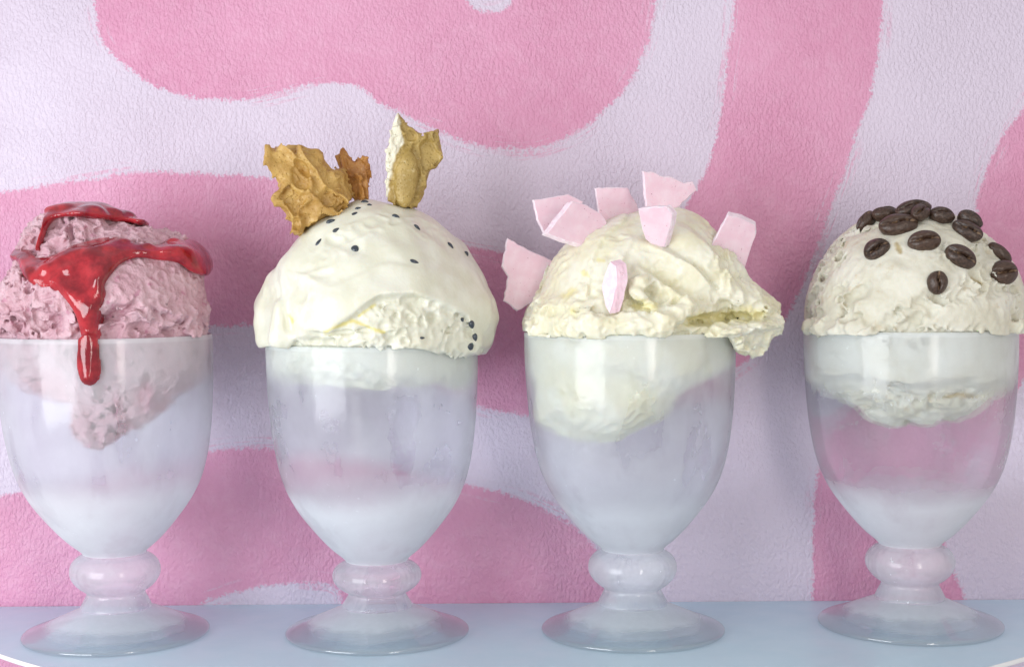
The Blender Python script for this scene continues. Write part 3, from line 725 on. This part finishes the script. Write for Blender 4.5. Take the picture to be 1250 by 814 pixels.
# ================================================================== COFFEE BEANS
M = MT('roasted_bean')
sep = M.new('ShaderNodeSeparateXYZ'); M.link(M.tc.outputs['Object'], sep.inputs[0])
yy = M.math('ABSOLUTE', M.math('ADD', sep.outputs['Y'], M.math('MULTIPLY', M.math('SINE', M.math('MULTIPLY', sep.outputs['X'], 3.2)), -0.07)))
ch = M.math('MULTIPLY', M.mapr(yy, 0.03, 0.11, 1, 0), M.mapr(sep.outputs['Z'], 0.0, 0.2))
gn = M.new('ShaderNodeTexNoise'); gn.inputs['Scale'].default_value = 5; gn.inputs['Detail'].default_value = 5; M.link(M.tc.outputs['Object'], gn.inputs['Vector'])
oi = M.new('ShaderNodeObjectInfo')
ch = M.math('MULTIPLY', ch, M.mapr(gn.outputs['Fac'], 0.42, 0.55))
bc = M.mix(M.mapr(gn.outputs['Fac'], 0.35, 0.7), (0.028, 0.016, 0.012), (0.085, 0.050, 0.036))
bc = M.mix(M.math('MULTIPLY', oi.outputs['Random'], 0.45), bc, (0.085, 0.045, 0.028))
bc = M.mix(M.math('MULTIPLY', ch, 0.7), bc, (0.30, 0.19, 0.11))
wn = M.new('ShaderNodeTexNoise'); wn.inputs['Scale'].default_value = 9; wn.inputs['Detail'].default_value = 4; M.link(M.tc.outputs['Object'], wn.inputs['Vector'])
bb = M.new('ShaderNodeBump'); bb.inputs['Distance'].default_value = 0.0004; bb.inputs['Strength'].default_value = 0.35; M.link(wn.outputs['Fac'], bb.inputs['Height'])
M.set(Base_Color=bc, Roughness=0.34, Normal=bb.outputs[0])
BEAN = M.m
def bean_mesh(seed):
    vs, fs = uv_sphere(40, 28); rs = np.random.RandomState(seed)
    out = []
    for x, y, z in vs:
        s = 1 - 0.10 * x * x * 0
        zf = z
        if z > 0: zf = z * 0.42                                   # flat face
        groove_y = 0.07 * math.sin(3.2 * x) + 0.03 * math.sin(9 * x + seed * 2) + 0.05 * (seed - 1.5) * x
        d = y - groove_y
        if z > 0:
            pr = max(0, 1 - (abs(x) / 1.02) ** 4)
            zf += 0.20 * (1 - math.exp(-(d / 0.20) ** 2)) * math.sqrt(max(0, 1 - min(1, x * x + y * y))) * 0.9
            zf -= 0.30 * math.exp(-(d / (0.06 + 0.03 * math.sin(5 * x + seed))) ** 2) * pr
        zf += 0.035 * math.sin(5 * x + seed * 2.1) * math.cos(4 * y + seed)
        out.append((x * (1 + .02 * math.sin(4 * y + seed)), y * (1 - 0.05 * x * (seed % 3 - 1)), zf))
    me = bpy.data.meshes.new('coffee_bean'); me.from_pydata(out, [], fs); me.polygons.foreach_set('use_smooth', [True] * len(fs)); me.materials.append(BEAN); me.update()
    return me
bmeshes = [bean_mesh(s) for s in range(4)]
# px, py, length, width, screen angle of the crease, face tilt (right, up, toward the camera), lift, label
beans = [
 (1057,270,31,20, 38,(-0.75,0.55,0.45),3,'plain-backed coffee bean at the left end of the cluster, pointing down to the left'),
 (1081,261,32,19, 12,(0.0,0.95,0.35),4,'coffee bean half hidden behind the leftmost one on the skyline'),
 (1115,257,44,26, 14,(-0.1,0.72,0.68),4,'long coffee bean at the very top of the scoop'),
 (1124,264,26,20, 36,(0.35,0.55,0.75),9,'small upright coffee bean leaning on the topmost bean'),
 (1097,278,47,29, 6,(-0.05,0.45,0.9),6,'largest coffee bean, horizontal crease, just below the top beans'),
 (1128,296,42,30, 6,(0.0,0.30,0.95),4,'coffee bean with flaky pale chaff in its crease, middle of the cluster'),
 (1150,264,34,24, -8,(0.2,0.60,0.78),4,'coffee bean on the top ridge right of the topmost bean'),
 (1181,272,34,22, -38,(0.35,0.7,0.6),8,'coffee bean tucked behind the shiny tilted one on the right shoulder'),
 (1178,284,42,25, -35,(-0.25,0.35,0.9),6,'shiny coffee bean tilted down to the right on the right shoulder'),
 (1172,314,42,31, -30,(0.05,0.15,1.0),3,'oval coffee bean facing out with a slanting dark crease, below the right shoulder'),
 (1071,305,34,29, 25,(-0.1,0.15,1.0),3,'lone brownish coffee bean lying on the left face of the scoop'),
 (1144,345,31,28, 82,(0.0,0.05,1.0),3,'lowest coffee bean, small and round, its crease vertical'),
 (1220,311,38,20, -42,(0.65,0.65,0.25),6,'curled black coffee bean above the rightmost one'),
 (1224,333,38,31, 4,(0.15,0.15,1.0),4,'rightmost coffee bean, nearly black with a horizontal crease'),
]
for i, (px, py, ln, wd, ang, tilt, lift, lab) in enumerate(beans):
    h_, nrm = hit('coffee', px, py + (6 if py < 275 else 0))
    if h_ is None:
        h_, nrm = hit('coffee', px - 8, py + 16)
        if h_ is None: continue
    p = on_y(px, py, h_.y)
    n_ = (rgt * tilt[0] + upv * tilt[1] - fwd * tilt[2]).normalized()
    n_ = (n_ * 0.8 + nrm.normalized() * 0.2).normalized()
    t_ = rgt * math.cos(math.radians(ang)) + upv * math.sin(math.radians(ang)); t_ = (t_ - n_ * t_.dot(n_)).normalized(); b_ = n_.cross(t_)
    th_ = wd * random.uniform(0.56, 0.70)
    ctr = Vector((p.x, h_.y, p.z)) + nrm.normalized() * (lift - 2)
    sv_ = random.uniform(0.88, 1.0); ln *= sv_; wd *= sv_ * random.uniform(0.94, 1.05)
    Mx = (Matrix((t_ * ln * .5, b_ * wd * .5, n_ * th_)).transposed() * K).to_4x4(); Mx.translation = ctr * K
    o = bpy.data.objects.new('coffee_bean', bmeshes[i % 4]); COL.objects.link(o); o.matrix_world = Mx
    tag(o, lab, 'coffee bean', 'coffee beans on the coffee ice cream')

# ================================================================== HONEYCOMB
def honey_mat(name, c1, c2, c3, face=None):
    M = MT(name)
    n = M.noise(24, 4, 0.6)
    col = M.mix(M.mapr(n, 0.36, 0.66), c1, c2)
    geo = M.new('ShaderNodeNewGeometry')
    col = M.mix(M.mapr(M.noise(5, 3, 0.6), 0.55, 0.75, 0, 0.5), col, c3)
    if face is not None:
        at = M.new('ShaderNodeAttribute'); at.attribute_name = 'cream'
        col = M.mix(at.outputs['Fac'], col, face)
    h = M.math('ADD', M.noise(6, 4, 0.6), M.math('MULTIPLY', M.noise(1.8, 2, 0.6), 0.5))
    vo = M.new('ShaderNodeTexVoronoi'); vo.inputs['Scale'].default_value = 1 / (4.2 * K); M.link(M.tc.outputs['Object'], vo.inputs['Vector'])
    pore = M.mapr(vo.outputs['Distance'], 0.10, 0.30)
    h = M.math('ADD', h, M.math('MULTIPLY', pore, 0.7))
    M.set(Base_Color=col, Roughness=0.42, Subsurface_Weight=0.05, Subsurface_Radius=(0.003, 0.0015, 0.0006), Subsurface_Scale=1.0, Normal=M.bump(h, 1.4, 0.8))
    return M.m
def honeycomb(outline, ysurf, thick, tilt, holes, nrand, seed, mat, label, rr=(3, 8), h=1.05, depth=7.5, cream=None, extra=None):
    P = [on_y(a, b, ysurf) for a, b in outline]; P = [(p.x, p.z) for p in P]
    xsA = [p[0] for p in P]; zsA = [p[1] for p in P]
    x0, x1, z0, z1 = min(xsA) - 6, max(xsA) + 6, min(zsA) - 6, max(zsA) + 6
    tx, tz = tilt; cx_, cz_ = (x0 + x1) / 2, (z0 + z1) / 2
    pad = abs(tx) * (x1 - x0) / 2 + abs(tz) * (z1 - z0) / 2
    xs, ys, zs, X, Y, Z = grid(x0, x1, ysurf - thick / 2 - pad - 8, ysurf + thick / 2 + pad + 8, z0, z1, h)
    Yl = Y - ysurf - tx * (X - cx_) - tz * (Z - cz_)
    d2 = poly_sdf(X[:, 0, :], Z[:, 0, :], P)[:, None, :]
    A = lattice_noise(xs, ys, zs, 13, seed); B = lattice_noise(xs, ys, zs, 6, seed + 1); C_ = lattice_noise(xs, ys, zs, 28, seed + 2)
    Fh = smax(d2 + 1.5 + A * 1.6, np.abs(Yl + C_ * 5) - thick / 2, 5) + depth * sstep(0.05, 0.30, np.abs(lattice_noise(xs, ys, zs, (11, 11, 17), seed + 5))) + 2.0 * sstep(0.05, 0.4, np.abs(B)) - 1.5
    if extra is not None: Fh = extra(Fh, X, Y, Z, Yl)
    rs = np.random.RandomState(seed)
    hl = []
    for (a, b, ra, rb, an, dep) in holes:
        p = on_y(a, b, ysurf); yf = ysurf + tx * (p.x - cx_) + tz * (p.z - cz_) - thick / 2
        hl.append(((p.x, yf + dep, p.z), (ra, max(ra, rb) * 0.9, rb), an))
    tries = 0
    while len(hl) < len(holes) + nrand and tries < 4000:
        tries += 1
        x = rs.uniform(x0, x1); z = rs.uniform(z0, z1); r = rs.uniform(*rr) ** 1.0
        side = rs.choice([-1, -1, 1]); y = ysurf + tx * (x - cx_) + tz * (z - cz_) + side * thick / 2 * rs.uniform(0.75, 1.05)
        hl.append(((x, y, z), (r, r, r * rs.uniform(0.8, 1.6)), rs.uniform(-50, 50)))
    for c, r, an in hl:
        Fh = smax(Fh, -(rell(X, Y, Z, c, r, an) + A * 2.2 + B * 1.5), 0.8)
    Fh = np.minimum(Fh, smax(d2 + 4.5 + A * 1.5, np.abs(Yl + C_ * 5) - thick * 0.16, 3) + B * 0.8)
    V, Q = surface_nets(Fh.astype(F32), xs, ys, zs)
    o = mesh_obj('honeycomb_piece', V, Q, mat, None, (cx_, ysurf, z0 + 10))
    if cream is not None:
        val = cream(V)
        o.data.attributes.new('cream', 'FLOAT', 'POINT').data.foreach_set('value', val.astype(F32))
    tag(o, label, 'honeycomb', 'golden honeycomb pieces on the seeded scoop')
    return o
z3 = lambda a, b: (315 + a / 4.787, 130 + b / 4.787)
z4 = lambda a, b: (455 + a / 6.26, 130 + b / 6.26)
HM = honey_mat('honeycomb_toffee', (0.42, 0.235, 0.055), (0.58, 0.37, 0.11), (0.72, 0.54, 0.26))
HM2 = honey_mat('honeycomb_toffee_dark', (0.36, 0.15, 0.035), (0.50, 0.245, 0.06), (0.55, 0.33, 0.12))
o1 = [(50,225),(95,232),(150,220),(230,225),(300,232),(345,240),(400,290),(440,335),(490,350),(522,385),(518,440),(540,500),(555,535),(520,600),(480,640),(400,670),(330,700),(260,760),(215,765),(200,700),(130,675),(150,640),(108,590),(102,530),(125,490),(90,400),(55,370)]
holes1 = [(*z3(120,305),5,6,0,2),(*z3(180,300),5,12,20,0),(*z3(290,300),7,15,40,-1),(*z3(270,370),8,17,35,-1),(*z3(205,425),11,10,0,-4),(*z3(120,400),5,7,0,0),(*z3(345,300),5,10,35,0),
          (*z3(420,400),6,13,10,-1),(*z3(340,420),7,11,30,0),(*z3(425,520),9,12,10,-1),(*z3(330,520),7,13,0,0),(*z3(230,555),6,10,0,0),(*z3(160,555),6,7,20,0),(*z3(290,620),9,7,10,0),(*z3(200,640),9,5,0,0),
          (*z3(390,610),7,7,0,0),(*z3(480,430),5,10,0,0),(*z3(470,580),6,9,0,0),(*z3(250,240),9,5,-10,0),(*z3(250,690),8,7,0,0),(*z3(390,340),5,5,0,0)]
hz = BV['passion']
def depth_at(px, py, dy=0):
    h_, n_ = hit('passion', px, py); return (h_.y if h_ else -40) + dy
honeycomb([z3(a, b) for a, b in o1], -62, 42, (0.35, 0.10), holes1[:1] + [(a, b, c * .8, d * .8, e, f + 1) for a, b, c, d, e, f in holes1[1::2]], 14, 71, HM, 'largest honeycomb piece, deeply pitted golden slab leaning on the left shoulder of the scoop', rr=(1.6, 3.2))
o2 = [(415,270),(450,262),(505,238),(540,290),(565,308),(610,280),(650,298),(662,400),(672,500),(668,560),(560,580),(500,520),(450,360)]
honeycomb([z3(a, b) for a, b in o2], -22, 20, (-0.3, 0.05), [(*z3(555,395),6,4.5,-20,1),(*z3(520,470),4,5,0,1),(*z3(600,350),6,4,10,-1),(*z3(610,460),7,5,0,-2),(*z3(580,285),6,7,0,2)], 14, 81, HM2, 'darker orange-brown honeycomb piece behind the largest one', rr=(2.5, 5))
HM3 = honey_mat('honeycomb_with_skin', (0.33, 0.22, 0.055), (0.48, 0.34, 0.11), (0.66, 0.54, 0.30), face=(0.80, 0.77, 0.62))
o3 = [(188,38),(215,62),(250,110),(295,155),(370,212),(440,195),(500,158),(518,250),(552,380),(540,420),(460,490),(430,580),(350,790),(200,800),(85,740),(100,560),(108,340),(140,200)]
lineP = [on_y(*z4(a, b), -30) for a, b in ((185, 38), (215, 220), (238, 290), (185, 350), (150, 450), (110, 690), (90, 800))]
lx = np.array([p.x for p in lineP][::-1]); lz = np.array([p.z for p in lineP][::-1])
def cream3(V):
    xe = np.interp(V[:, 2], lz, lx)
    return sstep(2.0, -1.5, V[:, 0] - xe - 1.5 + 1.5 * pts_noise(V, 5, 5))
def extra3(Fh, X, Y, Z, Yl):
    c = on_y(*z4(262, 560), -30)
    Fh = smin(Fh, rell(X, Y, Z, (c.x, -42, c.z), (14, 8, 34), -6), 3)
    return Fh
honeycomb([z4(a, b) for a, b in o3], -30, 17, (0.25, -0.05), [(*z4(430,330),11,12,0,-1),(*z4(300,230),7,5,-30,0),(*z4(410,450),6,11,-8,0),(*z4(250,170),4,6,0,0),(*z4(480,400),6,9,0,0),(*z4(440,560),6,9,-10,0)], 12, 91, HM3,
          'upright honeycomb shard with a pale cream left face, standing at the crown of the scoop', rr=(1.8, 4), depth=1.4, cream=cream3, extra=extra3)

# ================================================================== PINK SHARDS
M = MT('pink_candy_face')
pc = M.mix(M.mapr(M.noise(14, 3, 0.5), 0.35, 0.7), (0.77, 0.55, 0.64), (0.81, 0.63, 0.71))
pc = M.mix(M.math('MULTIPLY', M.mapr(M.noise(2.6, 2, 0.5), 0.70, 0.74), 0.7), pc, (0.35, 0.12, 0.18))
M.set(Base_Color=pc, Roughness=0.45, Subsurface_Weight=0.25, Subsurface_Radius=(0.003, 0.0015, 0.0018), Subsurface_Scale=1.0, Normal=M.bump(M.noise(4, 4, 0.6), 0.35, 0.5))
SHARD = M.m
M = MT('pink_candy_break')
pc = M.mix(M.mapr(M.noise(6, 4, 0.6), 0.35, 0.7), (0.84, 0.68, 0.78), (0.90, 0.80, 0.87))
M.set(Base_Color=pc, Roughness=0.7, Subsurface_Weight=0.2, Subsurface_Radius=(0.003, 0.002, 0.002), Subsurface_Scale=1.0, Normal=M.bump(M.noise(4, 4, 0.7), 1.6, 0.8))
SHARD_E = M.m
def shard(poly, yd, thick, tilt, label, jag=1.0, seed=0, off=None, face=None, side=None):
    """poly = outline of the near face in photo pixels; tilt = dy/dx, dy/dz of that face; off = where the far face sits"""
    rs = np.random.RandomState(seed)
    cx_ = sum(p[0] for p in poly) / len(poly); cy_ = sum(p[1] for p in poly) / len(poly)
    c0 = on_y(cx_, cy_, yd)
    tx, tz = tilt
    pts = []
    n = len(poly)
    for i in range(n):
        a = np.array(poly[i]); b = np.array(poly[(i + 1) % n]); L_ = np.linalg.norm(b - a); k = max(1, int(L_ / 4.5))
        nrm = np.array([b[1] - a[1], a[0] - b[0]]) / max(L_, 1e-6)
        for j in range(k):
            p = a + (b - a) * j / k
            if j: p = p + nrm * rs.uniform(-1, 1) * jag
            pts.append(p)
    near = []
    for p in pts:
        q = on_y(p[0], p[1], yd); y = yd
        for _ in range(3):
            y = yd + tx * (q.x - c0.x) + tz * (q.z - c0.z); q = on_y(p[0], p[1], y)
        near.append(q)
    fn = Vector((tx, -1, tz)).normalized()          # towards the camera
    far_off = -fn * thick
    if off: far_off = far_off + rgt * off[0] + upv * off[1]
    m_ = len(near); cen = sum(near, Vector()) / m_
    lay = []
    bev = 0.9
    lay.append([q + (cen - q).normalized() * bev for q in near])
    lay.append([q - fn * bev for q in near])
    nm = 3
    for s in range(1, nm + 1):
        t = s / (nm + 1)
        lay.append([q + far_off * t + (q - cen).normalized() * rs.uniform(-0.9, 0.9) * 0.8 - fn * 0 for q in near])
    lay.append([q + far_off + fn * bev for q in near])
    lay.append([q + far_off + (cen - q).normalized() * bev for q in near])
    V = [tuple(v) for l_ in lay for v in l_]; fs = []; fm = []
    for k in range(len(lay) - 1):
        for i in range(m_):
            fs.append([k * m_ + i, (k + 1) * m_ + i, (k + 1) * m_ + (i + 1) % m_, k * m_ + (i + 1) % m_]); fm.append(1)
    fs.append(list(range(m_))[::-1] if False else list(range(m_))); fm.append(0)
    b0 = (len(lay) - 1) * m_
    fs.append([b0 + i for i in range(m_)][::-1]); fm.append(0)
    o = mesh_obj('candy_shard', V, fs, [face or SHARD, side or SHARD_E], None, tuple(c0), smooth=False, fmat=fm)
    bm_fix(o)
    tag(o, label, 'candy shard', 'pink candy shards stuck into the vanilla cream')
    return o
import bmesh
def bm_fix(o):
    b = bmesh.new(); b.from_mesh(o.data); bmesh.ops.recalc_face_normals(b, faces=b.faces); b.to_mesh(o.data); b.free()
shard([(620,291),(640,302),(674,318),(676,345),(655,365),(632,379),(615,367),(621,338),(613,325)], 14, 6, (0.25, 0.05), 'large dusky pink shard jutting out beyond the left of the cream, furthest back', seed=1, jag=.8)
shard([(651,244),(672,241),(694,237),(712,246),(700,275),(680,290),(665,286),(656,268)], -8, 6, (0.3, 0.1), 'pink shard tucked behind the white-edged one, upper left', seed=2, jag=.6)
shard([(699,246),(716,250),(735,262),(741,272),(735,290),(722,303),(690,294),(668,285),(684,264)], -46, 6, (0.45, 0.1), 'broad pink shard with a bright white broken edge, at the left shoulder', seed=3, jag=.5, off=(-4.5, -1))
shard([(727,230),(745,229),(766,229),(778,250),(784,275),(745,278),(731,265)], 22, 5, (0.2, 0.0), 'flat pink shard partly sunk behind the cream, between two others', seed=4, jag=.4)
shard([(785,209),(800,211),(806,215),(822,217),(835,224),(846,222),(851,232),(838,244),(822,258),(806,254),(789,252),(787,230)], -20, 6, (0.25, -0.1), 'topmost shard, pale pink triangle with a jagged upper edge', seed=5, jag=1.1)
shard([(779,255),(795,253),(813,252),(821,262),(819,275),(811,302),(798,301),(788,292),(783,275)], -88, 8, (-0.3, -0.35), 'blunt pink shard in front of the topmost one, at the peak of the cream', seed=6, jag=.5, off=(4, 0))
shard([(889,262),(905,266),(922,275),(923,287),(916,306),(909,327),(888,318),(867,303),(878,282)], -50, 9, (0.3, -0.15), 'rounded pink shard leaning on the right slope of the cream', seed=7, jag=.4, off=(4, 3))
shard([(745,319),(752,324),(754,345),(749,368),(744,383),(739,374),(734,350),(738,334)], -116, 5, (-0.8, 0.25), 'small slim wedge pushed point-down into the front of the cream', seed=8, jag=.6, off=(9, 3), face=SHARD_E, side=SHARD)
